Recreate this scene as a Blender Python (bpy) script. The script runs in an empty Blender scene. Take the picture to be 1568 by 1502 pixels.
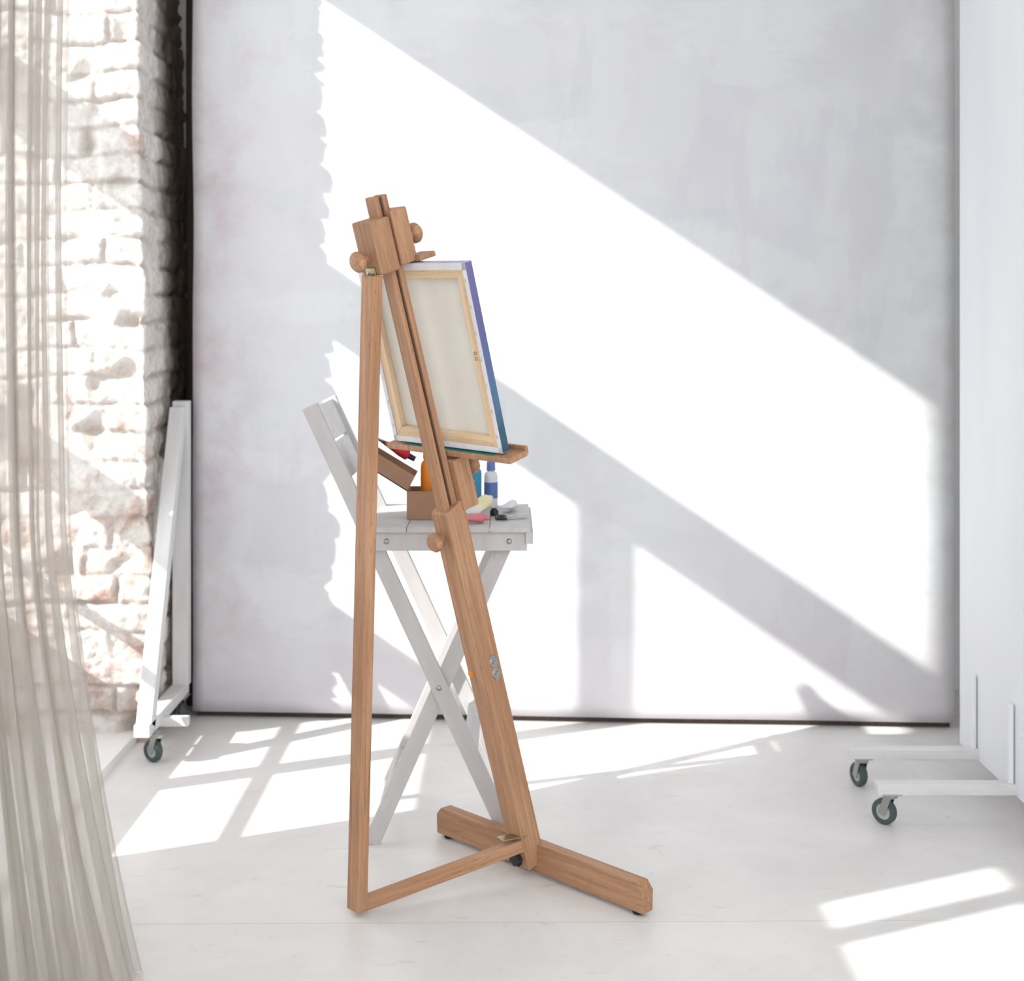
import bpy, bmesh, math, random
from mathutils import Vector, Matrix, noise
random.seed(4)
S = bpy.context.scene
try:
    S.view_settings.view_transform = 'Standard'
    S.view_settings.look = 'None'
    S.view_settings.exposure = 0.0
except Exception as e:
    print(e)

# ------------------------------------------------------------------ materials
def new_mat(name, rough=0.6, color=(0.8,0.8,0.8), metallic=0.0, spec=0.3):
    m = bpy.data.materials.new(name); m.use_nodes = True
    nt = m.node_tree; b = nt.nodes['Principled BSDF']
    b.inputs['Base Color'].default_value = (*color,1)
    b.inputs['Roughness'].default_value = rough
    b.inputs['Metallic'].default_value = metallic
    b.inputs['Specular IOR Level'].default_value = spec
    return m, nt, b
def N(nt, t, **kw):
    n = nt.nodes.new(t)
    for k,v in kw.items(): setattr(n,k,v)
    return n
def ramp(nt, fac, stops):
    r = N(nt,'ShaderNodeValToRGB')
    el = r.color_ramp.elements
    while len(el) < len(stops): el.new(0.5)
    for e,(p,c) in zip(el,stops):
        e.position = p; e.color = (*c,1) if len(c)==3 else c
    nt.links.new(fac, r.inputs[0]); return r.outputs[0]
def coords(nt, scale=(1,1,1), kind='Object', rot=(0,0,0)):
    tc = N(nt,'ShaderNodeTexCoord'); mp = N(nt,'ShaderNodeMapping')
    mp.inputs['Scale'].default_value = scale
    mp.inputs['Rotation'].default_value = rot
    nt.links.new(tc.outputs[kind], mp.inputs[0]); return mp.outputs[0]
def noise_t(nt, vec, scale, detail=4, rough=0.5, dist=0.0):
    n = N(nt,'ShaderNodeTexNoise')
    n.inputs['Scale'].default_value=scale; n.inputs['Detail'].default_value=detail
    n.inputs['Roughness'].default_value=rough; n.inputs['Distortion'].default_value=dist
    nt.links.new(vec,n.inputs['Vector']); return n.outputs['Fac']
def mixc(nt, fac, a, b, mode='MIX'):
    m = N(nt,'ShaderNodeMix', data_type='RGBA', blend_type=mode)
    for sock,val in ((m.inputs[0],fac),(m.inputs[6],a),(m.inputs[7],b)):
        if hasattr(val,'links'): nt.links.new(val,sock)
        elif isinstance(val,(int,float)): sock.default_value=val
        else: sock.default_value=(*val,1)
    return m.outputs[2]
def bump(nt, b, h, strength=0.2, dist=0.01):
    n = N(nt,'ShaderNodeBump'); n.inputs['Strength'].default_value=strength
    n.inputs['Distance'].default_value=dist
    nt.links.new(h,n.inputs['Height']); nt.links.new(n.outputs[0],b.inputs['Normal'])
def mathn(nt, op, a, b=None, c=None):
    m = N(nt,'ShaderNodeMath', operation=op)
    for i,v in enumerate((a,b,c)):
        if v is None: continue
        if hasattr(v,'links'): nt.links.new(v,m.inputs[i])
        else: m.inputs[i].default_value=v
    return m.outputs[0]

def wood(name, c1, c2, c3, rough=0.5):
    m,nt,b = new_mat(name, rough)
    v = coords(nt,(1,1,0.045))
    n = noise_t(nt,v,75,7,0.65,0.8)
    col = ramp(nt,n,[(0.3,c1),(0.5,c2),(0.68,c3)])
    v2 = coords(nt,(1,1,0.2)); n2 = noise_t(nt,v2,9,3,0.5)
    oi = N(nt,'ShaderNodeObjectInfo')
    col2 = mixc(nt, ramp(nt,n2,[(0.35,(0,0,0)),(0.7,(0.45,)*3)]), col, c1)
    hv = N(nt,'ShaderNodeHueSaturation'); nt.links.new(col2,hv.inputs['Color'])
    nt.links.new(mathn(nt,'ADD',mathn(nt,'MULTIPLY',oi.outputs['Random'],0.14),0.94),hv.inputs['Value'])
    v3 = coords(nt,(1,1,0.12)); n3 = noise_t(nt,v3,260,2,0.5)
    col3 = mixc(nt, ramp(nt,n3,[(0.62,(0,0,0)),(0.70,(0.4,)*3)]), hv.outputs[0], tuple(x*0.5 for x in c1))
    nt.links.new(col3,b.inputs['Base Color']); bump(nt,b,n,0.12,0.002)
    return m
M_WOOD = wood('easel_beech',(0.31,0.160,0.085),(0.43,0.240,0.135),(0.54,0.325,0.20))
M_PINE = wood('stretcher_pine',(0.66,0.48,0.29),(0.78,0.60,0.39),(0.85,0.69,0.48),0.6)
M_DARKWOOD_SHADE = wood('dark_wood_and_gap_shade',(0.05,0.036,0.03),(0.075,0.055,0.045),(0.10,0.075,0.06),0.8)  # dark wood; its dark tone also stands in for shade around the backdrop
def painted(name,c,var=0.06,rough=0.55, dirt=(0.5,0.47,0.44), amt=0.25):
    m,nt,b = new_mat(name,rough,c)
    v = coords(nt,(1,1,0.2)); n = noise_t(nt,v,25,5,0.6)
    col = ramp(nt,n,[(0.3,tuple(x*(1-var*2) for x in c)),(0.6,c)])
    n2 = noise_t(nt,coords(nt),14,6,0.7)
    col = mixc(nt, ramp(nt,n2,[(0.60,(0,0,0)),(0.72,(amt,)*3)]), col, dirt)
    nt.links.new(col,b.inputs['Base Color']); bump(nt,b,n,0.1,0.002)
    return m
M_STOOL = painted('stool_white_paint',(0.58,0.57,0.57),amt=0.45)
M_WHITEFRAME = painted('stand_white_paint',(0.74,0.74,0.745))
M_PLASTER,nt,b = new_mat('plaster_white',0.8,(0.86,0.85,0.85))
n = noise_t(nt,coords(nt),3,5); nt.links.new(ramp(nt,n,[(0.3,(0.80,0.79,0.79)),(0.7,(0.88,0.875,0.87))]),b.inputs['Base Color'])
M_PANEL,nt,b = new_mat('panel_white',0.6,(0.84,0.86,0.9))
n = noise_t(nt,coords(nt,(1,1,0.3)),2.5,4); nt.links.new(ramp(nt,n,[(0.3,(0.79,0.81,0.85)),(0.7,(0.86,0.88,0.91))]),b.inputs['Base Color'])
M_STEEL,_,_ = new_mat('zinc_steel',0.35,(0.42,0.42,0.40),1.0)
M_BRASS,_,_ = new_mat('hinge_brass',0.4,(0.42,0.38,0.24),1.0)
M_RUBBER,_,_ = new_mat('caster_rubber',0.6,(0.07,0.10,0.10))
M_GREY,_,_ = new_mat('caster_hub',0.5,(0.55,0.58,0.56))
M_BLACK,_,_ = new_mat('black_plastic',0.4,(0.02,0.02,0.022))
def plain(name,c,r=0.5,v=0.08):
    m,nt,b = new_mat(name,r,c)
    n = noise_t(nt,coords(nt),18,4)
    nt.links.new(ramp(nt,n,[(0.3,tuple(x*(1-v) for x in c)),(0.7,c)]),b.inputs['Base Color'])
    return m
M_CARD = plain('cardboard',(0.38,0.23,0.15),0.85,0.12)
M_CARD_IN = plain('cardboard_inner',(0.20,0.10,0.06),0.85,0.12)
M_RED = plain('red_paint',(0.50,0.02,0.03)); M_ORANGE = plain('orange_paint',(0.85,0.25,0.02))
M_BLUE = plain('blue_paint',(0.05,0.28,0.46)); M_BLUE2 = plain('cap_blue',(0.12,0.20,0.45))
M_WHITE = plain('white_plastic',(0.75,0.77,0.79)); M_YELLOW = plain('yellow_label',(0.85,0.80,0.48))
M_PINK = plain('pink_label',(0.72,0.22,0.25)); M_TEAL = plain('teal_paint',(0.03,0.22,0.20))
M_GLASS = plain('jar_grey_glass',(0.45,0.47,0.50),0.15)

# backdrop canvas paint
M_BACK,nt,b = new_mat('mottled_backdrop_paint',0.85,(0.7,0.7,0.75),0,0.1)
v = coords(nt)
n1 = noise_t(nt,v,1.3,3,0.5,0.8)
base = ramp(nt,n1,[(0.3,(0.66,0.67,0.70)),(0.5,(0.705,0.715,0.745)),(0.7,(0.69,0.73,0.745))])
for ry_,sc_v,off,cc,lo,hi,am in ((0.5,(1,1,0.35),0.0,(0.60,0.605,0.65),0.54,0.60,0.35),(-0.7,(0.45,1,1.2),5.0,(0.75,0.77,0.785),0.54,0.58,0.45),(0.15,(1.5,1,0.5),9.0,(0.61,0.60,0.65),0.57,0.61,0.35),(-0.25,(0.6,1,1.4),14.0,(0.62,0.66,0.68),0.58,0.60,0.35)):
    tc=N(nt,'ShaderNodeTexCoord'); mp=N(nt,'ShaderNodeMapping'); mp.inputs['Rotation'].default_value=(0,ry_,0); mp.inputs['Scale'].default_value=sc_v; mp.inputs['Location'].default_value=(off,0,off)
    nt.links.new(tc.outputs['Object'],mp.inputs[0])
    q=noise_t(nt,mp.outputs[0],2.6,7,0.55,0.3)
    base = mixc(nt, ramp(nt,q,[(lo,(0,0,0)),(hi,(am,)*3)]), base, cc)
n2 = noise_t(nt,v,6,8,0.7)
base = mixc(nt, ramp(nt,n2,[(0.52,(0,0,0)),(0.72,(0.3,)*3)]), base, (0.57,0.55,0.60))
sep = N(nt,'ShaderNodeSeparateXYZ'); nt.links.new(v,sep.inputs[0])
ax = mathn(nt,'ABSOLUTE',sep.outputs[0])
n3 = noise_t(nt,v,3.5,6,0.65)
edge = mathn(nt,'ADD', ax, mathn(nt,'MULTIPLY', mathn(nt,'SUBTRACT',n3,0.5), 0.65))
e = ramp(nt,mathn(nt,'DIVIDE',edge,1.4),[(0.83,(0,0,0)),(1.0,(0.5,)*3)])
left = N(nt,'ShaderNodeMapRange'); left.inputs[1].default_value=-0.4; left.inputs[2].default_value=0.4
nt.links.new(sep.outputs[0],left.inputs[0])
ecol = mixc(nt,left.outputs[0],(0.58,0.48,0.51),(0.44,0.43,0.43))
base = mixc(nt, e, base, ecol)
# faint pink-brown stains close to the left border
n5 = noise_t(nt,v,4.5,7,0.65,0.4)
lx = N(nt,'ShaderNodeMapRange'); lx.inputs[1].default_value=-0.95; lx.inputs[2].default_value=-1.38; lx.inputs[3].default_value=0; lx.inputs[4].default_value=1
nt.links.new(sep.outputs[0],lx.inputs[0])
stn = mathn(nt,'MULTIPLY',ramp(nt,n5,[(0.48,(0,0,0)),(0.72,(0.6,)*3)]),lx.outputs[0])
base = mixc(nt, stn, base, (0.50,0.34,0.38))
zz = mathn(nt,'ADD', sep.outputs[2], mathn(nt,'MULTIPLY', mathn(nt,'SUBTRACT',n3,0.5), 0.8))
e2 = ramp(nt,mathn(nt,'ADD',zz,1.45),[(0.02,(0.45,)*3),(0.38,(0,0,0))])
base = mixc(nt, e2, base, (0.60,0.55,0.59))
nt.links.new(base,b.inputs['Base Color']); bump(nt,b,n2,0.1,0.004)

# floor paint
M_FLOOR,nt,b = new_mat('white_painted_floor',0.38,(0.8,0.79,0.78),0,0.4)
v = coords(nt)
n1 = noise_t(nt,v,1.7,7,0.65,0.4)
col = ramp(nt,n1,[(0.32,(0.70,0.69,0.675)),(0.6,(0.79,0.78,0.765))])
n2 = noise_t(nt,v,22,8,0.75)
col = mixc(nt, ramp(nt,n2,[(0.60,(0,0,0)),(0.72,(0.6,)*3)]), col, (0.50,0.47,0.44))
n4 = noise_t(nt,coords(nt,(0.35,1.6,1)),9,9,0.8,0.5)
col = mixc(nt, ramp(nt,n4,[(0.60,(0,0,0)),(0.65,(0.5,)*3)]), col, (0.52,0.50,0.48))
n6 = noise_t(nt,coords(nt,(1.3,0.9,1)),48,6,0.8)
col = mixc(nt, ramp(nt,n6,[(0.66,(0,0,0)),(0.70,(0.7,)*3)]), col, (0.33,0.31,0.29))
br = N(nt,'ShaderNodeTexBrick'); br.inputs['Scale'].default_value=1.0
br.inputs['Brick Width'].default_value=40.0; br.inputs['Row Height'].default_value=2.4; br.inputs['Mortar Size'].default_value=0.003
br.inputs['Mortar Smooth'].default_value=0.4
mpb = N(nt,'ShaderNodeMapping'); mpb.inputs['Location'].default_value=(17.0,1.36,0); mpb.inputs['Rotation'].default_value=(0,0,-0.012)
nt.links.new(v,mpb.inputs[0]); nt.links.new(mpb.outputs[0],br.inputs['Vector'])
col = mixc(nt, mathn(nt,'MULTIPLY',br.outputs['Fac'],0.35), col, (0.42,0.40,0.38))
nt.links.new(col,b.inputs['Base Color'])
nt.links.new(ramp(nt,n1,[(0.3,(0.5,)*3),(0.7,(0.30,)*3)]),b.inputs['Roughness'])
bump(nt,b,n2,0.08,0.003)

# whitewashed brick
M_BRICK,nt,b = new_mat('whitewashed_brick',0.9,(0.8,0.78,0.76),0,0.1)
v = coords(nt)
n1 = noise_t(nt,v,9,8,0.7,0.4)
sep = N(nt,'ShaderNodeSeparateXYZ'); nt.links.new(v,sep.inputs[0])
low = N(nt,'ShaderNodeMapRange'); low.inputs[1].default_value=1.5; low.inputs[2].default_value=0.6; low.inputs[3].default_value=-0.03; low.inputs[4].default_value=0.07
nt.links.new(sep.outputs[2],low.inputs[0])
f = mathn(nt,'ADD',n1,low.outputs[0])
col = ramp(nt,f,[(0.42,(0.80,0.775,0.745)),(0.56,(0.74,0.70,0.665)),(0.66,(0.60,0.46,0.40)),(0.78,(0.38,0.22,0.16))])
n2 = noise_t(nt,v,34,6,0.7)
col = mixc(nt, ramp(nt,n2,[(0.36,(0.5,)*3),(0.5,(0,0,0))]), col, (0.52,0.47,0.43))
at = N(nt,'ShaderNodeAttribute'); at.attribute_name='joint'
col = mixc(nt, mathn(nt,'MULTIPLY',at.outputs['Fac'],0.6), col, (0.40,0.35,0.31))
gap_shade = N(nt,'ShaderNodeMapRange'); gap_shade.inputs[1].default_value=5.17; gap_shade.inputs[2].default_value=5.36  # shade of the gap beside the backdrop, painted into the brick colour
nt.links.new(mathn(nt,'ADD',sep.outputs[1],mathn(nt,'MULTIPLY',n1,0.1)),gap_shade.inputs[0])
col = mixc(nt, gap_shade.outputs[0], col, (0.15,0.115,0.095))
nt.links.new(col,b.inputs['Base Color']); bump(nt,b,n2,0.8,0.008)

# sheer curtain
M_SHEER = bpy.data.materials.new('sheer_tulle'); M_SHEER.use_nodes=True
nt = M_SHEER.node_tree; nt.nodes.remove(nt.nodes['Principled BSDF']); out = nt.nodes['Material Output']
v = coords(nt,(1,1,0.02)); n = noise_t(nt,v,60,3,0.5)
dif = N(nt,'ShaderNodeBsdfDiffuse'); trl = N(nt,'ShaderNodeBsdfTranslucent'); trp = N(nt,'ShaderNodeBsdfTransparent')
c = ramp(nt,n,[(0.3,(0.69,0.65,0.60)),(0.7,(0.80,0.765,0.715))])
nt.links.new(c,dif.inputs[0]); nt.links.new(c,trl.inputs[0])
m1 = N(nt,'ShaderNodeMixShader'); m1.inputs[0].default_value=0.45
nt.links.new(dif.outputs[0],m1.inputs[1]); nt.links.new(trl.outputs[0],m1.inputs[2])
m2 = N(nt,'ShaderNodeMixShader')
lw = N(nt,'ShaderNodeLayerWeight'); lw.inputs[0].default_value=0.35
nt.links.new(ramp(nt,lw.outputs['Facing'],[(0.0,(0.36,)*3),(0.9,(0.74,)*3)]),m2.inputs[0])
nt.links.new(trp.outputs[0],m2.inputs[1]); nt.links.new(m1.outputs[0],m2.inputs[2]); nt.links.new(m2.outputs[0],out.inputs[0])

# canvas materials
M_CLOTH = plain('primed_cotton',(0.79,0.77,0.70),0.9,0.04)
M_CLOTHW = plain('primed_edge',(0.80,0.80,0.84),0.8,0.1)
M_PAINTEDGE,nt,b = new_mat('painted_edge',0.5,(0.25,0.25,0.6))
v = coords(nt); sep=N(nt,'ShaderNodeSeparateXYZ'); nt.links.new(v,sep.inputs[0])
n = noise_t(nt,v,14,4)
f = mathn(nt,'ADD',mathn(nt,'MULTIPLY',sep.outputs[2],1.9),mathn(nt,'MULTIPLY',n,0.4))
nt.links.new(ramp(nt,mathn(nt,'ADD',f,0.3),[(0.05,(0.03,0.10,0.14)),(0.35,(0.09,0.17,0.30)),(0.6,(0.12,0.13,0.30)),(1.0,(0.17,0.16,0.35))]),b.inputs['Base Color'])
M_LILAC = plain('lilac_smear',(0.62,0.58,0.74),0.7,0.25)

# ------------------------------------------------------------------ builders
def empty(name, loc=(0,0,0)):
    e = bpy.data.objects.new(name,None); e.empty_display_size=0.1
    e.location = loc; S.collection.objects.link(e); return e
def finish(name, bm, mat, mw=None, parent=None, bevel=0.0, smooth=False, mats=None):
    bmesh.ops.recalc_face_normals(bm, faces=bm.faces)
    me = bpy.data.meshes.new(name); bm.to_mesh(me); bm.free()
    for m in (mats or [mat]): me.materials.append(m)
    if smooth:
        for p in me.polygons: p.use_smooth=True
    o = bpy.data.objects.new(name,me); S.collection.objects.link(o)
    mw = mw or Matrix.Identity(4)
    if parent:
        o.parent = parent
        o.matrix_parent_inverse = Matrix.Translation(parent.location).inverted()
    o.matrix_basis = mw
    if bevel>0:
        md = o.modifiers.new('bevel','BEVEL'); md.width=bevel; md.segments=3; md.limit_method='ANGLE'
    return o
def bm_box(bm, lo, hi):
    x0,y0,z0=lo; x1,y1,z1=hi
    vs=[bm.verts.new(p) for p in ((x0,y0,z0),(x1,y0,z0),(x1,y1,z0),(x0,y1,z0),(x0,y0,z1),(x1,y0,z1),(x1,y1,z1),(x0,y1,z1))]
    for f in ((0,3,2,1),(4,5,6,7),(0,1,5,4),(1,2,6,5),(2,3,7,6),(3,0,4,7)): bm.faces.new([vs[i] for i in f])
def box(name,size,mat,mw=None,parent=None,bevel=0.002):
    bm=bmesh.new(); a,b_,c=[s/2 for s in size]; bm_box(bm,(-a,-b_,-c),(a,b_,c))
    return finish(name,bm,mat,mw,parent,bevel)
def boxes(name, lst, mat, parent=None, bevel=0.0):
    bm=bmesh.new()
    for lo,hi in lst: bm_box(bm,lo,hi)
    return finish(name,bm,mat,None,parent,bevel)
def frame_from(p0,p1,hint):
    p0=Vector(p0);p1=Vector(p1); z=(p1-p0).normalized(); x=Vector(hint); x=(x-z*x.dot(z)).normalized(); y=z.cross(x)
    m=Matrix((x,y,z)).transposed().to_4x4(); m.translation=(p0+p1)/2
    return m,(p1-p0).length
def beam(name,p0,p1,w,d,mat,hint=(1,0,0),parent=None,bevel=0.002):
    m,L=frame_from(p0,p1,hint); return box(name,(w,d,L),mat,m,parent,bevel)
def prism(name,poly,th,mat,mw=None,parent=None,bevel=0.002,grain_x=False):
    bm=bmesh.new()
    a=[bm.verts.new((x,-th/2,z)) for x,z in poly]; c=[bm.verts.new((x,th/2,z)) for x,z in poly]
    bm.faces.new(a); bm.faces.new(c[::-1])
    for i in range(len(poly)):
        j=(i+1)%len(poly); bm.faces.new((a[i],a[j],c[j],c[i]))
    if grain_x:
        R=Matrix.Rotation(math.pi/2,4,'Y'); bmesh.ops.transform(bm,matrix=R,verts=bm.verts); mw=mw@R.inverted()
    return finish(name,bm,mat,mw,parent,bevel)
def lathe(name,prof,mat,mw=None,parent=None,seg=32,smooth=True,mats=None,mi=None):
    bm=bmesh.new(); rings=[]
    for r,z in prof:
        if r<1e-6: rings.append([bm.verts.new((0,0,z))])
        else: rings.append([bm.verts.new((r*math.cos(2*math.pi*i/seg),r*math.sin(2*math.pi*i/seg),z)) for i in range(seg)])
    for k in range(len(rings)-1):
        A,B=rings[k],rings[k+1]
        for i in range(seg):
            j=(i+1)%seg
            if len(A)==1 and len(B)==1: continue
            if len(A)==1: f=bm.faces.new((A[0],B[i],B[j]))
            elif len(B)==1: f=bm.faces.new((A[i],A[j],B[0]))
            else: f=bm.faces.new((A[i],A[j],B[j],B[i]))
            if mi: f.material_index=mi[k]
    o=finish(name,bm,mat,mw,parent,0,smooth,mats)
    if smooth:
        md=o.modifiers.new('es','EDGE_SPLIT'); md.split_angle=math.radians(45)
    return o
def axis_m(loc, d):
    q=Vector(d).to_track_quat('Z','Y'); m=q.to_matrix().to_4x4(); m.translation=Vector(loc); return m

# ------------------------------------------------------------------ room shell
XI,XO=-1.26,-1.80
JY=3.495
SILL=0.03
boxes('floor',[((-1.86,-2.5,-0.1),(2.5,5.7,0.0))],M_FLOOR)
boxes('wall_back',[((-1.86,5.6,0.0),(2.5,5.7,3.9))],M_PLASTER)
boxes('wall_right',[((2.4,-2.5,0.0),(2.5,5.6,3.9))],M_PLASTER)
boxes('ceiling',[((-1.86,-0.2,3.9),(2.5,5.7,4.0))],M_PLASTER)
boxes('wall_left',[
  ((XO,-2.5,0),(XI,1.0,3.9)),
  ((XO,1.0,0),(XI,2.65,1.2)), ((XO,1.0,2.05),(XI,2.65,3.9)),
  ((XO,2.65,0),(XI,JY,3.9)),
  ((XO,JY,0),(XI,4.97,SILL)), ((XO,JY,3.31),(XI,4.97,3.9)),
  ((XO,4.99,0),(XI-0.06,5.6,3.9))],M_PLASTER)
fx0,fx1=-1.79,-1.755
boxes('window_1',[
  ((fx0,JY,2.12),(fx1,4.95,2.36)),
  ((fx0,4.067,SILL),(fx1,4.168,2.12)),
  ((fx0,JY,1.01),(fx1,4.95,1.165)),
  ((fx0,JY,SILL),(fx1,4.95,0.47)),
  ((fx0,JY,0.66),(fx1,4.95,0.685)),
  ((fx0,4.92,SILL),(fx1,4.97,3.31)),
  ((fx0,JY,SILL),(fx1,JY+0.012,3.31))],M_WHITEFRAME,bevel=0.003)
boxes('window_2',[
  ((fx0,1.0,1.2),(fx1,2.65,1.69)),
  ((fx0,2.34,1.69),(fx1,2.65,2.05)),
  ((fx0,2.11,1.69),(fx1,2.19,2.05)),
  ((fx0,1.0,1.69),(fx1,1.2,2.05))],M_WHITEFRAME,bevel=0.003)

# brick pier: displaced L-shaped skin with real courses
def brick_skin():
    bm=bmesh.new()
    lay=bm.verts.layers.float.new('joint')
    L1,L2=0.56,0.66; H=3.31; st=0.0075
    ns=int((L1+L2)/st); nz=int(H/st)
    grid=[]
    for k in range(nz+1):
        z=H*k/nz; row=[]
        tp=min(1,max(0,(2.7-z)/2.1))
        cx=-1.262+0.050*tp; cy=4.903-0.006*tp
        for i in range(ns+1):
            s=(L1+L2)*i/ns
            if s<L1: p=Vector((cx-(L1-s),cy,z)); n=Vector((0,-1,0))
            else: p=Vector((cx,cy+(s-L1),z)); n=Vector((1,0,0))
            t=(s-L1)/0.03
            if abs(t)<1: 
                a=(t+1)/2*math.pi/2; n=Vector((math.sin(a),-math.cos(a),0))
            zw=z+0.022*noise.noise(Vector((s*4,z*1.3,3.1)))+0.006*noise.noise(Vector((s*25,z*25,8)))
            ch=0.094; c=math.floor(zw/ch); fz=zw/ch-c
            bl_=0.27; off=(c%2)*0.135+0.05*noise.cell(Vector((c+0.5,1.5,8.5)))
            sw=s-L1+off+0.02*noise.noise(Vector((s*6,z*6,9)))
            bi=math.floor(sw/bl_); fs=sw/bl_-bi
            dz=min(fz,1-fz)*ch; ds=min(fs,1-fs)*bl_
            if abs(s-L1)<0.05: ds=1
            m=min(dz,ds)
            fill=0.55+1.2*noise.noise(Vector((s*5,z*5,31)))
            fill=min(1,max(0.0,fill))
            e0=min(1,max(0,(m-0.002)/0.013)); e0=e0*e0*(3-2*e0)
            edge=e0+(1-e0)*fill*0.9
            h=noise.cell(Vector((bi+3.3,c+7.7,1.5)))
            r1=noise.noise(Vector((s*14,z*14,2)))*0.008+noise.noise(Vector((s*40,z*40,5)))*0.005+noise.noise(Vector((s*90,z*90,5)))*0.003
            chip=max(0,noise.noise(Vector((s*9,z*11,44)))-0.25)*0.08
            big=noise.noise(Vector((s*2.2,z*2.2,20)))*0.010
            d=-0.013+edge*(0.014+0.006*h)+r1+big-chip
            if abs(s-L1)<0.14:
                w=1-abs(s-L1)/0.14
                hh=noise.cell(Vector((c*1.0+0.5,4.4,2.2)))
                d+=w*(0.010*hh + 0.004*(edge-0.7)+0.008*noise.noise(Vector((3,z*7,1))))
            vt=bm.verts.new(p+n*d); vt[lay]=min(1,max(0,(1-edge)*1.3+chip*25)); row.append(vt)
        grid.append(row)
    for k in range(nz):
        for i in range(ns):
            bm.faces.new((grid[k][i],grid[k][i+1],grid[k+1][i+1],grid[k+1][i]))
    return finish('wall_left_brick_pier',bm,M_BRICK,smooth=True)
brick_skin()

# ------------------------------------------------------------------ backdrop
bl=Vector((-1.137,5.218,0.022)); brr=Vector((1.530,5.065,0.022))
ctr=(bl+brr)/2; ang=math.atan2(brr.y-bl.y,brr.x-bl.x)
W=(brr-bl).length; Hh=2.95
bd=empty('painted_canvas_backdrop',(ctr.x,ctr.y,0))
bm=bmesh.new(); nx,nz=60,60; fr=[];bk=[]
for k in range(nz+1):
    r1=[];r2=[]
    for i in range(nx+1):
        x=(i/nx-0.5)*W; z=(k/nz-0.5)*Hh
        w=0.006*noise.noise(Vector((x*1.5,z*1.2,0)))
        ex=0.006*noise.noise(Vector((z*2,1.1,x>0))) if i in (0,nx) else 0
        r1.append(bm.verts.new((x+ex,w-0.006,z))); r2.append(bm.verts.new((x+ex,w+0.006,z)))
    fr.append(r1);bk.append(r2)
for k in range(nz):
    for i in range(nx):
        bm.faces.new((fr[k][i],fr[k][i+1],fr[k+1][i+1],fr[k+1][i])); bm.faces.new((bk[k][i],bk[k+1][i],bk[k+1][i+1],bk[k][i+1]))
for k in range(nz):
    bm.faces.new((fr[k][0],fr[k+1][0],bk[k+1][0],bk[k][0])); bm.faces.new((fr[k][nx],bk[k][nx],bk[k+1][nx],fr[k+1][nx]))
for i in range(nx):
    bm.faces.new((fr[0][i],bk[0][i],bk[0][i+1],fr[0][i+1])); bm.faces.new((fr[nz][i],fr[nz][i+1],bk[nz][i+1],bk[nz][i]))
RM=Matrix.Translation((ctr.x,ctr.y,0.022+Hh/2))@Matrix.Rotation(ang,4,'Z')
finish('canvas_sheet',bm,M_BACK,RM,bd,0,True)
def bdm(x,y,z): return Matrix.Translation((ctr.x,ctr.y,0))@Matrix.Rotation(ang,4,'Z')@Matrix.Translation((x,y,z))
box('gap_shadow_strip',(W-0.02,0.03,0.03),M_DARKWOOD_SHADE,bdm(0,0.03,0.016),bd)  # added dark strip imitating the shadow in the gap under the sheet
box('top_batten',(W-0.02,0.03,0.06),M_DARKWOOD_SHADE,bdm(0,0.03,Hh-0.02),bd)
box('edge_stile',(0.06,0.03,Hh-0.1),M_DARKWOOD_SHADE,bdm(-W/2+0.045,0.03,Hh/2),bd)
box('edge_stile_2',(0.06,0.03,Hh-0.1),M_DARKWOOD_SHADE,bdm(W/2-0.04,0.03,Hh/2),bd)
lathe('gap_shade_column',[(0,0),(0.05,0),(0.052,0.02),(0.052,2.9),(0.048,2.92),(0.0,2.92)],M_DARKWOOD_SHADE,Matrix.Translation((-1.15,5.40,0)))  # added dark column imitating the shade in the gap beside the pier

# ------------------------------------------------------------------ casters
def caster(parent, x,y, top, ang=0.4, r=0.036, nm='caster'):
    d=Vector((math.cos(ang),math.sin(ang),0))
    fwd=Vector((-d.y,d.x,0))
    c=Vector((x,y,r))+fwd*0.018
    w=0.011
    lathe(nm+'_tyre',[(r*0.62,-w),(r*0.9,-w),(r,-w*0.55),(r,w*0.55),(r*0.9,w),(r*0.62,w),(r*0.62,-w)],M_RUBBER,axis_m(c,d),parent)
    lathe(nm+'_hub',[(0,-w*0.9),(r*0.25,-w*1.1),(r*0.3,-w*0.6),(r*0.66,-w*0.6),(r*0.66,w*0.6),(r*0.3,w*0.6),(r*0.25,w*1.1),(0,w*0.9)],M_GREY,axis_m(c,d),parent)
    for s in (-1,1):
        p0=c+d*s*(w+0.003); p1=Vector((x,y,top-0.006))+d*s*(w+0.003)
        beam(nm+'_fork',p0-(p1-p0).normalized()*0.008,p1,0.003,0.022,M_STEEL,d,parent,0.001)
    lathe(nm+'_swivel',[(0,-0.010),(0.020,-0.010),(0.022,-0.003),(0.022,0),(0,0)],M_STEEL,Matrix.Translation((x,y,top-0.003)),parent)
    box(nm+'_plate',(0.055,0.05,0.004),M_STEEL,Matrix.Translation((x,y,top-0.001)),parent,0.001)

st=empty('rolling_backdrop_stand',(-1.17,4.95,0))
beam('base_bar',(-1.17,4.62,0.115),(-1.17,5.19,0.115),0.05,0.04,M_WHITEFRAME,(1,0,0),st)
beam('post',(-1.165,5.16,0.13),(-1.165,5.16,1.13),0.055,0.05,M_WHITEFRAME,(1,0,0),st)
beam('brace',(-1.17,4.67,0.12),(-1.17,5.13,1.10),0.05,0.055,M_WHITEFRAME,(1,0,0),st)
beam('cross_bar',(-1.19,4.80,0.10),(-1.06,4.80,0.10),0.03,0.03,M_WHITEFRAME,(0,1,0),st)
caster(st,-1.135,4.68,0.094,1.0,nm='caster_front')
caster(st,-1.165,5.15,0.094,0.2,nm='caster_rear')

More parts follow.
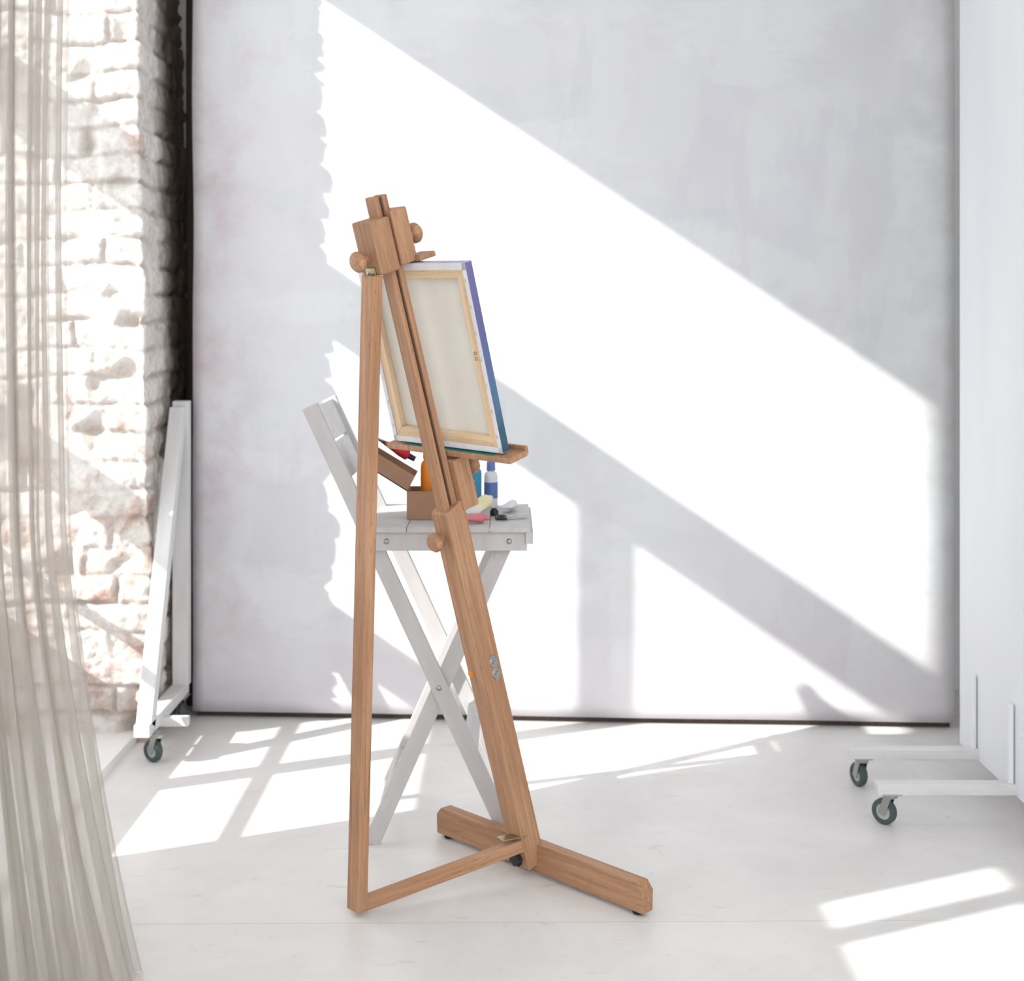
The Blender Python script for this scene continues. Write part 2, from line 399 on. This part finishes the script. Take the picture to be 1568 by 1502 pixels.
pn=empty('rolling_wall_panel',(1.42,3.5,0))
box('panel_board',(0.035,2.2,2.85),M_PANEL,Matrix.Translation((1.425,3.50,0.085+1.425)),pn,0.003)
for i,y in enumerate((4.43,4.10,2.75)):
    beam('foot_bar_%d'%(i+1),(1.02,y,0.105),(1.80,y,0.105),0.045,0.03,M_WHITEFRAME,(0,1,0),pn)
    beam('upright_%d'%(i+1),(1.397,y+0.0,0.11),(1.397,y,0.34),0.018,0.012,M_PANEL,(0,1,0),pn)
    caster(pn,1.06,y,0.092,0.35+0.5*i,nm='caster_%d'%(i+1))
    caster(pn,1.76,y,0.092,0.9-0.3*i,nm='caster_back_%d'%(i+1))

# ------------------------------------------------------------------ easel
ez=empty('artist_easel',(0.05,3.75,0))
B=Vector((0.05,3.75,0.0)); T=Vector((-0.319,3.42,1.707)); U=(T-B).normalized()
A=Vector((0.69,-0.73,0)); A=(A-U*A.dot(U)).normalized(); Y=U.cross(A)
EM=Matrix((A,Y,U)).transposed().to_4x4(); EM.translation=B
def L(x,y,s): return EM@Matrix.Translation((x,y,s))
def pt(x,y,s): return EM@Vector((x,y,s))
LEN=(T-B).length
s0,s1=0.93,LEN
for k,(yy,dd) in enumerate(((-0.0125,0.016),(0.0125,0.016))):
    box('upper_mast_cheek_%d'%(k+1),(0.036,dd,s1-s0),M_WOOD,L(0,yy,(s0+s1)/2),ez,0.0035)
box('upper_mast_core',(0.020,0.012,s1-s0-0.01),M_DARKWOOD_SHADE,L(0,0,(s0+s1)/2),ez,0)
def skewbox(name,w,d,z0,z1,slant):
    bm=bmesh.new(); bm_box(bm,(-w/2,-d/2,z0),(w/2,d/2,z1)); bm.verts.ensure_lookup_table()
    for v in bm.verts:
        if v.co.z>0.5*(z0+z1): v.co.z+= slant*v.co.y/d
    return finish(name,bm,M_WOOD,EM,ez,0.004)
skewbox('lower_mast',0.062,0.060,0.030,1.005,0.02)
box('clamp_rear_jaw',(0.074,0.058,0.128),M_WOOD,L(0,-0.032,1.664),ez,0.005)
box('clamp_front_jaw',(0.074,0.050,0.132),M_WOOD,L(0,0.029,1.673),ez,0.005)
def knob(name,p,d,r=0.019):
    lathe(name,[(0,0),(r*0.42,0),(r*0.42,0.012),(r*0.85,0.016),(r,0.023),(r,0.030),(r*0.8,0.036),(0,0.038)],M_WOOD,axis_m(p,d),ez)
knob('knob_rear',pt(-0.010,-0.060,1.640),-Y,0.025); knob('knob_front',pt(0.012,0.053,1.668),Y,0.025)
box('canvas_clip',(0.055,0.050,0.014),M_WOOD,L(0.030,0.068,1.6135),ez,0.003)
box('tray_slider',(0.066,0.050,0.130),M_WOOD,L(0.004,0.046,1.050),ez,0.004)
knob('knob_tray',pt(0.012,0.070,1.075),Y,0.022)
knob('knob_lower',pt(-0.006,-0.031,0.93),-Y,0.024)
CM=EM@Matrix.Translation((0.007,0.050,1.373))@Matrix.Rotation(math.radians(1.6),4,'Y')
TM=CM@Matrix.Translation((0.006,0.006,-0.243))
box('tray_ledge',(0.455,0.060,0.014),M_WOOD,TM,ez,0.003)
box('tray_lip',(0.455,0.010,0.020),M_WOOD,TM@Matrix.Translation((0,0.030,0.008)),ez,0.003)
box('tray_paint_stain',(0.33,0.034,0.0015),M_TEAL,TM@Matrix.Translation((-0.0,-0.006,0.0072)),ez,0)
RLb=Vector((-0.369,3.485,0.012)); RLt=Vector((-0.326,3.405,1.52))
beam('rear_leg',RLb,RLt,0.044,0.030,M_WOOD,A,ez,0.003)
m=L(0,-0.064,1.600)
box('top_hinge_plate',(0.034,0.004,0.04),M_BRASS,m,ez,0.001)
for dx in (-0.008,0.008):
    lathe('hinge_screw',[(0,0.002),(0.003,0.0015),(0.0035,0)],M_STEEL,axis_m(pt(dx,-0.066,1.608),-Y),ez,12)
fd=Vector((0.68,-0.733,0)).normalized()
ff=Matrix((fd,Vector((-fd.y,fd.x,0)),Vector((0,0,1)))).transposed().to_4x4(); ff.translation=Vector((0.050,3.735,0))
hl=0.378
prism('cross_foot',[(-hl,0.010),(hl,0.010),(hl+0.002,0.062),(hl-0.016,0.082),(-hl+0.016,0.082),(-hl-0.002,0.062)],0.038,M_WOOD,ff@Matrix.Translation((0,0.02,0)),ez,0.003,True)
for sx_ in (-1,1):
    lathe('foot_pad',[(0,0),(0.012,0),(0.014,0.004),(0.012,0.016),(0,0.016)],M_BLACK,ff@Matrix.Translation((sx_*(hl-0.03),0.02,0)),ez,20)
beam('tie_bar',(-0.366,3.486,0.022),(0.025,3.705,0.088),0.026,0.032,M_WOOD,(0.49,-0.87,0),ez,0.003)
box('tie_hinge_plate',(0.07,0.034,0.003),M_BRASS,frame_from((0.0,3.69,0.108),(0.0,3.69,0.118),(0.87,0.49,0.15))[0],ez,0.001)
def star(name,p,d,mat,r=0.022,n=7):
    bm=bmesh.new(); k=n*2; a=[];c=[]
    for i in range(k):
        rr=r if i%2==0 else r*0.72; t=2*math.pi*i/k
        a.append(bm.verts.new((rr*math.cos(t),rr*math.sin(t),0))); c.append(bm.verts.new((rr*math.cos(t),rr*math.sin(t),0.014)))
    bm.faces.new(a); bm.faces.new(c[::-1])
    for i in range(k): j=(i+1)%k; bm.faces.new((a[i],a[j],c[j],c[i]))
    finish(name,bm,mat,axis_m(p,d),ez,0.002)
star('star_knob',pt(-0.002,-0.032,0.062),-Y,M_BLACK,0.022)
for k,ss in enumerate((0.560,0.590)):
    lathe('latch_disc_%d'%(k+1),[(0,0.006),(0.005,0.006),(0.005,0.003),(0.012,0.003),(0.014,0.001),(0.014,0)],M_STEEL,axis_m(pt(0.031,0.008,ss),A),ez,20)
box('latch_plate',(0.003,0.016,0.066),M_STEEL,L(0.0315,0.008,0.575),ez,0.001)
lathe('orange_dot',[(0,0.003),(0.008,0.002),(0.009,0)],M_ORANGE,axis_m(pt(-0.020,-0.0305,0.566),-Y),ez,16)

# stretched canvas
cv=empty('stretched_canvas',tuple(CM.translation))
cw,chh,cd=0.400,0.460,0.020
box('front_cloth',(cw,0.002,chh),M_PAINTEDGE,CM@Matrix.Translation((0,cd/2,0)),cv,0)
box('side_right',(0.002,cd,chh),M_PAINTEDGE,CM@Matrix.Translation((cw/2,0,0)),cv,0)
box('side_left',(0.002,cd,chh),M_PAINTEDGE,CM@Matrix.Translation((-cw/2,0,0)),cv,0)
box('side_top',(cw,cd,0.002),M_LILAC,CM@Matrix.Translation((0,0,chh/2)),cv,0)
box('side_bottom',(cw,cd,0.002),M_CLOTHW,CM@Matrix.Translation((0,0,-chh/2)),cv,0)
box('back_of_cloth',(cw-0.02,0.001,chh-0.02),M_CLOTH,CM@Matrix.Translation((0,cd/2-0.003,0)),cv,0)
bw=0.036
def mitre(name,mw,Lg):
    h=Lg/2; y0,y1=-cd/2+0.001,cd/2-0.004
    bm=bmesh.new()
    P=[(-h,y0,0),(h,y0,0),(h-bw,y0,-bw),(-h+bw,y0,-bw),(-h,y1,0),(h,y1,0),(h-bw,y1,-bw),(-h+bw,y1,-bw)]
    vs=[bm.verts.new(p) for p in P]
    for f in ((0,1,2,3),(7,6,5,4),(0,4,5,1),(1,5,6,2),(2,6,7,3),(3,7,4,0)): bm.faces.new([vs[i] for i in f])
    R=Matrix.Rotation(math.pi/2,4,'Y')
    bmesh.ops.transform(bm,matrix=R,verts=bm.verts)
    finish(name,bm,M_PINE,mw@R.inverted(),cv,0.0015)
ry=lambda a:Matrix.Rotation(a,4,'Y')
mitre('stretcher_top',CM@Matrix.Translation((0,0,chh/2-0.002)),cw-0.004)
mitre('stretcher_bottom',CM@ry(math.pi)@Matrix.Translation((0,0,chh/2-0.002)),cw-0.004)
mitre('stretcher_right',CM@ry(math.pi/2)@Matrix.Translation((0,0,cw/2-0.002)),chh-0.004)
mitre('stretcher_left',CM@ry(-math.pi/2)@Matrix.Translation((0,0,cw/2-0.002)),chh-0.004)
fw=0.013; yy=-cd/2
for nm,(sx1,sz1),(px,pz) in (('fold_top',(cw,fw+0.004),(0,chh/2-fw/2-0.002)),('fold_bottom',(cw,fw),(0,-chh/2+fw/2)),('fold_right',(fw,chh),(cw/2-fw/2,0)),('fold_left',(fw,chh),(-cw/2+fw/2,0))):
    box(nm,(sx1,0.0015,sz1),M_CLOTHW,CM@Matrix.Translation((px,yy,pz)),cv,0.0004)
for i in range(7):
    for sgn in (-1,1):
        box('staple',(0.0012,0.001,0.009),M_STEEL,CM@Matrix.Translation((sgn*(cw/2-0.009),yy-0.001,-0.19+i*0.063)),cv,0)
for k,dz in enumerate((0.0,0.013)):
    bpy.ops.mesh.primitive_torus_add(major_radius=0.004,minor_radius=0.0007,major_segments=20,minor_segments=6)
    o=bpy.context.object; o.name='size_mark_%d'%(k+1); o.data.materials.append(M_BLACK); o.parent=cv
    o.matrix_parent_inverse=Matrix.Translation(cv.location).inverted()
    o.matrix_basis=CM@Matrix.Translation((cw/2-0.028,-cd/2+0.001,dz))@Matrix.Rotation(math.pi/2,4,'X')

# ------------------------------------------------------------------ stool/chair
sl=empty('folding_high_chair',(-0.19,4.14,0))
yn,yf=3.93,4.34
for nm,y in (('near',yn),('far',yf)):
    beam('back_leg_'+nm,(0.004,y,0.002),(-0.543,y,1.185),0.044,0.022,M_STOOL,(1,0,0.4),sl)
    yy2=y+(0.024 if nm=='near' else -0.024)
    beam('front_leg_'+nm,(-0.380,yy2,0.002),(-0.012,yy2,0.83),0.044,0.022,M_STOOL,(1,0,-0.4),sl)
box('seat_rail_near',(0.42,0.022,0.050),M_STOOL,Matrix.Translation((-0.170,yn-0.020,0.826)),sl)
box('seat_rail_far',(0.42,0.022,0.050),M_STOOL,Matrix.Translation((-0.170,yf+0.020,0.826)),sl)
for i in range(4):
    box('seat_slat_%d'%(i+1),(0.1085,yf-yn+0.09,0.014),M_STOOL,Matrix.Translation((-0.170-0.165+i*0.110,(yn+yf)/2,0.858)),sl,0.002)
box('seat_edge',(0.02,yf-yn+0.08,0.035),M_STOOL,Matrix.Translation((0.046,(yn+yf)/2,0.838)),sl)
bd_dir=Vector((-0.547,0,1.183)).normalized()
def onback(t): return Vector((0.004,0,0.002))+ Vector((-0.547,0,1.183))*t
for k,t in enumerate((0.955,0.868,)):
    p=onback(t); q=Vector((p.x,yn+0.0,p.z)); r=Vector((p.x,yf,p.z))
    m_,LL=frame_from(q,r,bd_dir); box('back_slat_%d'%(k+1),(0.105,0.018,LL-0.02),M_WHITEFRAME,m_,sl)
for nm,(x,z),w,hn in (('footrest',(-0.338,0.125),0.075,(0.4,0,0.9)),('stretcher_a',(-0.11,0.27),0.05,(-0.42,0,0.9)),('stretcher_c',(-0.355,0.80),0.04,(0,0,1)),('stretcher_d',(-0.04,0.79),0.04,(0,0,1))):
    m_,LL=frame_from((x,yn+0.012,z),(x,yf-0.012,z),hn); box(nm,(w,0.018,LL),M_STOOL,m_,sl)
for (x,z) in ((-0.008,0.826),(-0.335,0.826),(-0.196,0.430)):
    lathe('bolt',[(0,0.005),(0.005,0.004),(0.008,0)],M_STEEL,axis_m((x,yn-(0.031 if z>0.5 else 0.011),z),(0,-1,0)),sl,16)

# ------------------------------------------------------------------ things on the seat
zt=0.866
bx=empty('cardboard_box',(-0.23,4.10,zt))
x0,x1,y0,y1=-0.290,-0.165,4.03,4.16; h=0.078; th=0.003
bm=bmesh.new()
bm_box(bm,(x0,y0,zt),(x1,y0+th,zt+h)); bm_box(bm,(x0,y1-th,zt),(x1,y1,zt+h))
bm_box(bm,(x0,y0+th,zt),(x0+th,y1-th,zt+h)); bm_box(bm,(x1-th,y0+th,zt),(x1,y1-th,zt+h)); bm_box(bm,(x0+th,y0+th,zt),(x1-th,y1-th,zt+th))
finish('box_body',bm,M_CARD,None,bx)
def plate(name,pts,mat,parent,th=0.003):
    bm=bmesh.new(); P=[Vector(p) for p in pts]; n=(P[1]-P[0]).cross(P[2]-P[0]).normalized()*th
    a=[bm.verts.new(p) for p in P]; c=[bm.verts.new(p+n) for p in P]
    bm.faces.new(a); bm.faces.new(c[::-1])
    for i in range(len(P)): j=(i+1)%len(P); bm.faces.new((a[i],a[j],c[j],c[i]))
    return finish(name,bm,mat,None,parent)
plate('lid_top',[(x0,y0,zt+h),(x0,y1,zt+h),(x0-0.135,y1,zt+h+0.085),(x0-0.135,y0,zt+h+0.085)],M_CARD_IN,bx)
plate('lid_side_near',[(x0,y0,zt+h),(x0-0.135,y0,zt+h+0.085),(x0-0.115,y0,zt+h+0.125),(x0+0.022,y0,zt+h+0.042)],M_CARD,bx)
plate('lid_side_far',[(x0,y1,zt+h),(x0-0.135,y1,zt+h+0.085),(x0-0.115,y1,zt+h+0.125),(x0+0.022,y1,zt+h+0.042)],M_CARD,bx)
plate('lid_end',[(x0-0.135,y0,zt+h+0.085),(x0-0.135,y1,zt+h+0.085),(x0-0.115,y1,zt+h+0.125),(x0-0.115,y0,zt+h+0.125)],M_CARD_IN,bx)

def bottle(name,x,y,z,r,h,mat,cap,label=None):
    e=empty(name,(x,y,z))
    lathe('body',[(0,0),(r*0.95,0),(r,0.004),(r,h*0.68),(r*0.9,h*0.74),(r*0.5,h*0.79),(r*0.5,h*0.82),(0,h*0.82)],mat,Matrix.Translation((x,y,z)),e)
    lathe('cap',[(0,h),(r*0.55,h),(r*0.62,h*0.98),(r*0.66,h*0.80),(0,h*0.80)],cap,Matrix.Translation((x,y,z)),e)
    if label: lathe('label',[(r*1.02,h*0.2),(r*1.02,h*0.55)],label,Matrix.Translation((x,y,z)),e)
bottle('orange_paint_bottle',-0.238,4.115,zt+0.004,0.019,0.195,M_ORANGE,M_ORANGE)
bottle('blue_paint_bottle',-0.108,4.28,zt,0.019,0.150,M_BLUE,M_WHITE)
bottle('white_paint_bottle',-0.062,4.30,zt,0.020,0.135,M_WHITE,M_BLUE2,M_BLUE2)
def jar(name,x,y,mat):
    lathe(name,[(0,0),(0.024,0),(0.026,0.006),(0.026,0.07),(0.022,0.078),(0.022,0.092),(0,0.092)],mat,Matrix.Translation((x,y,zt)))
jar('glass_jar',-0.130,4.20,M_GLASS)
def tube(name,p,d,L_,mat,cap,r=0.016):
    e=empty(name,p); bm=bmesh.new(); seg=20; rings=[]
    for k in range(9):
        t=k/8; rx=r*(1+0.35*(1-t)); rz=r*(0.12+0.88*min(1,t*1.25))
        rings.append([bm.verts.new((rx*math.cos(2*math.pi*i/seg),rz*math.sin(2*math.pi*i/seg),L_*t)) for i in range(seg)])
    rings.append([bm.verts.new((r*0.4*math.cos(2*math.pi*i/seg),r*0.4*math.sin(2*math.pi*i/seg),L_*1.06)) for i in range(seg)])
    for k in range(9):
        for i in range(seg): j=(i+1)%seg; bm.faces.new((rings[k][i],rings[k][j],rings[k+1][j],rings[k+1][i]))
    bm.faces.new(rings[0][::-1]); bm.faces.new(rings[-1])
    for f in bm.faces:
        f.material_index = 1 if f.calc_center_median().z < L_*0.3 else 0
    d=Vector(d).normalized(); x=d.cross(Vector((0,0,1))).normalized(); y=d.cross(x)
    m=Matrix((x,y,d)).transposed().to_4x4(); m.translation=Vector(p)
    finish('tube_body',bm,mat,m,e,0,True,[mat,cap])
    lathe('tube_cap',[(0,L_*1.05),(r*0.55,L_*1.05),(r*0.5,L_*1.25),(0,L_*1.25)],cap,m,e,20)
tube('yellow_paint_tube',(-0.118,4.005,zt+0.020),(0.045,0.11,0.02),0.12,M_YELLOW,M_WHITE,0.020)
tube('pink_paint_tube',(-0.150,3.955,zt+0.014),(0.1,0.012,0),0.072,M_PINK,M_PINK,0.013)
tube('white_paint_tube',(-0.020,4.16,zt+0.016),(0.03,0.1,0.0),0.08,M_WHITE,M_WHITE,0.014)
tube('red_paint_tube',(-0.375,4.09,zt+0.218),(0.10,0.0,-0.055),0.095,M_RED,M_BLACK,0.015)
sc_=empty('craft_scissors',(-0.02,4.06,zt))
for s in (-1,1):
    bpy.ops.mesh.primitive_torus_add(major_radius=0.014,minor_radius=0.0035,major_segments=24,minor_segments=8,location=(0,0,0))
    o=bpy.context.object; o.name='handle'; o.data.materials.append(M_BLACK); o.parent=sc_
    o.matrix_parent_inverse=Matrix.Translation(sc_.location).inverted(); o.matrix_basis=Matrix.Translation((-0.030,4.03+s*0.018+0.01,zt+0.005))
    beam('blade',(-0.018,4.04+s*0.010,zt+0.006),(0.045,4.065-s*0.014,zt+0.006),0.009,0.002,M_STEEL,(0,1,0),sc_,0.0005)
lathe('binder_clip',[(0,0),(0.012,0),(0.012,0.012),(0.006,0.02),(0,0.02)],M_BLACK,Matrix.Translation((-0.050,4.12,zt)))

# ------------------------------------------------------------------ sheer curtain
def curtain():
    bm=bmesh.new()
    for layer in range(2):
        nu,nz=300,110; g=[]
        for k in range(nz+1):
            z=0.004+3.2*(k/nz)**1.15; row=[]
            lowf=max(0,(1.0-z)/1.0)
            xr=-0.958+0.170*lowf**1.6 - 0.03*layer + 0.006*math.sin(z*3)
            xl=-1.24
            yr=3.17-0.05*layer; yl=2.80
            for i in range(nu+1):
                t=i/nu
                x=xl+(xr-xl)*t; y=yl+(yr-yl)*t
                ph=t*2*math.pi*(8+1.5*layer)+2.6*noise.noise(Vector((t*4,z*0.35,layer)))
                amp=0.022*(0.7+0.7*noise.noise(Vector((t*6,z*0.3,7+layer))))+0.008
                amp*= (1+0.9*lowf)
                dx=amp*0.7*math.sin(ph)+amp*0.25*math.sin(2.3*ph+1); dy=-amp*math.sin(ph+0.7)
                dx+=0.010*noise.noise(Vector((t*16,z*0.8,3+layer)))*(1+2*lowf)
                if t>0.97: dx*=0.3
                row.append(bm.verts.new((max(-1.235,x+dx),y+dy,z)))
            g.append(row)
        for k in range(nz):
            for i in range(nu): bm.faces.new((g[k][i],g[k][i+1],g[k+1][i+1],g[k+1][i]))
    finish('sheer_curtain',bm,M_SHEER,None,None,0,True)
curtain()

# ------------------------------------------------------------------ light
w=bpy.data.worlds.new('World'); S.world=w; w.use_nodes=True
bg=w.node_tree.nodes['Background']; bg.inputs[0].default_value=(0.975,0.985,1.0,1); bg.inputs[1].default_value=2.6
sd=bpy.data.lights.new('sun','SUN'); sd.energy=7.3; sd.angle=math.radians(0.6); sd.color=(1.0,0.965,0.92)
so=bpy.data.objects.new('sun',sd); S.collection.objects.link(so); so.location=(-6,-1,5)
so.rotation_euler=Vector((1,0.48,-0.673)).to_track_quat('-Z','Y').to_euler()

# ------------------------------------------------------------------ camera
cd_=bpy.data.cameras.new('camera'); co=bpy.data.objects.new('camera',cd_); S.collection.objects.link(co)
co.location=(0,0,1.42); co.rotation_euler=(math.pi/2,0,0)
cd_.sensor_width=36; cd_.sensor_fit='HORIZONTAL'; cd_.lens=2800/1960*36
cd_.shift_y=-(939-610)/1960
cd_.dof.use_dof=True; cd_.dof.focus_distance=3.55; cd_.dof.aperture_fstop=3.2
S.camera=co
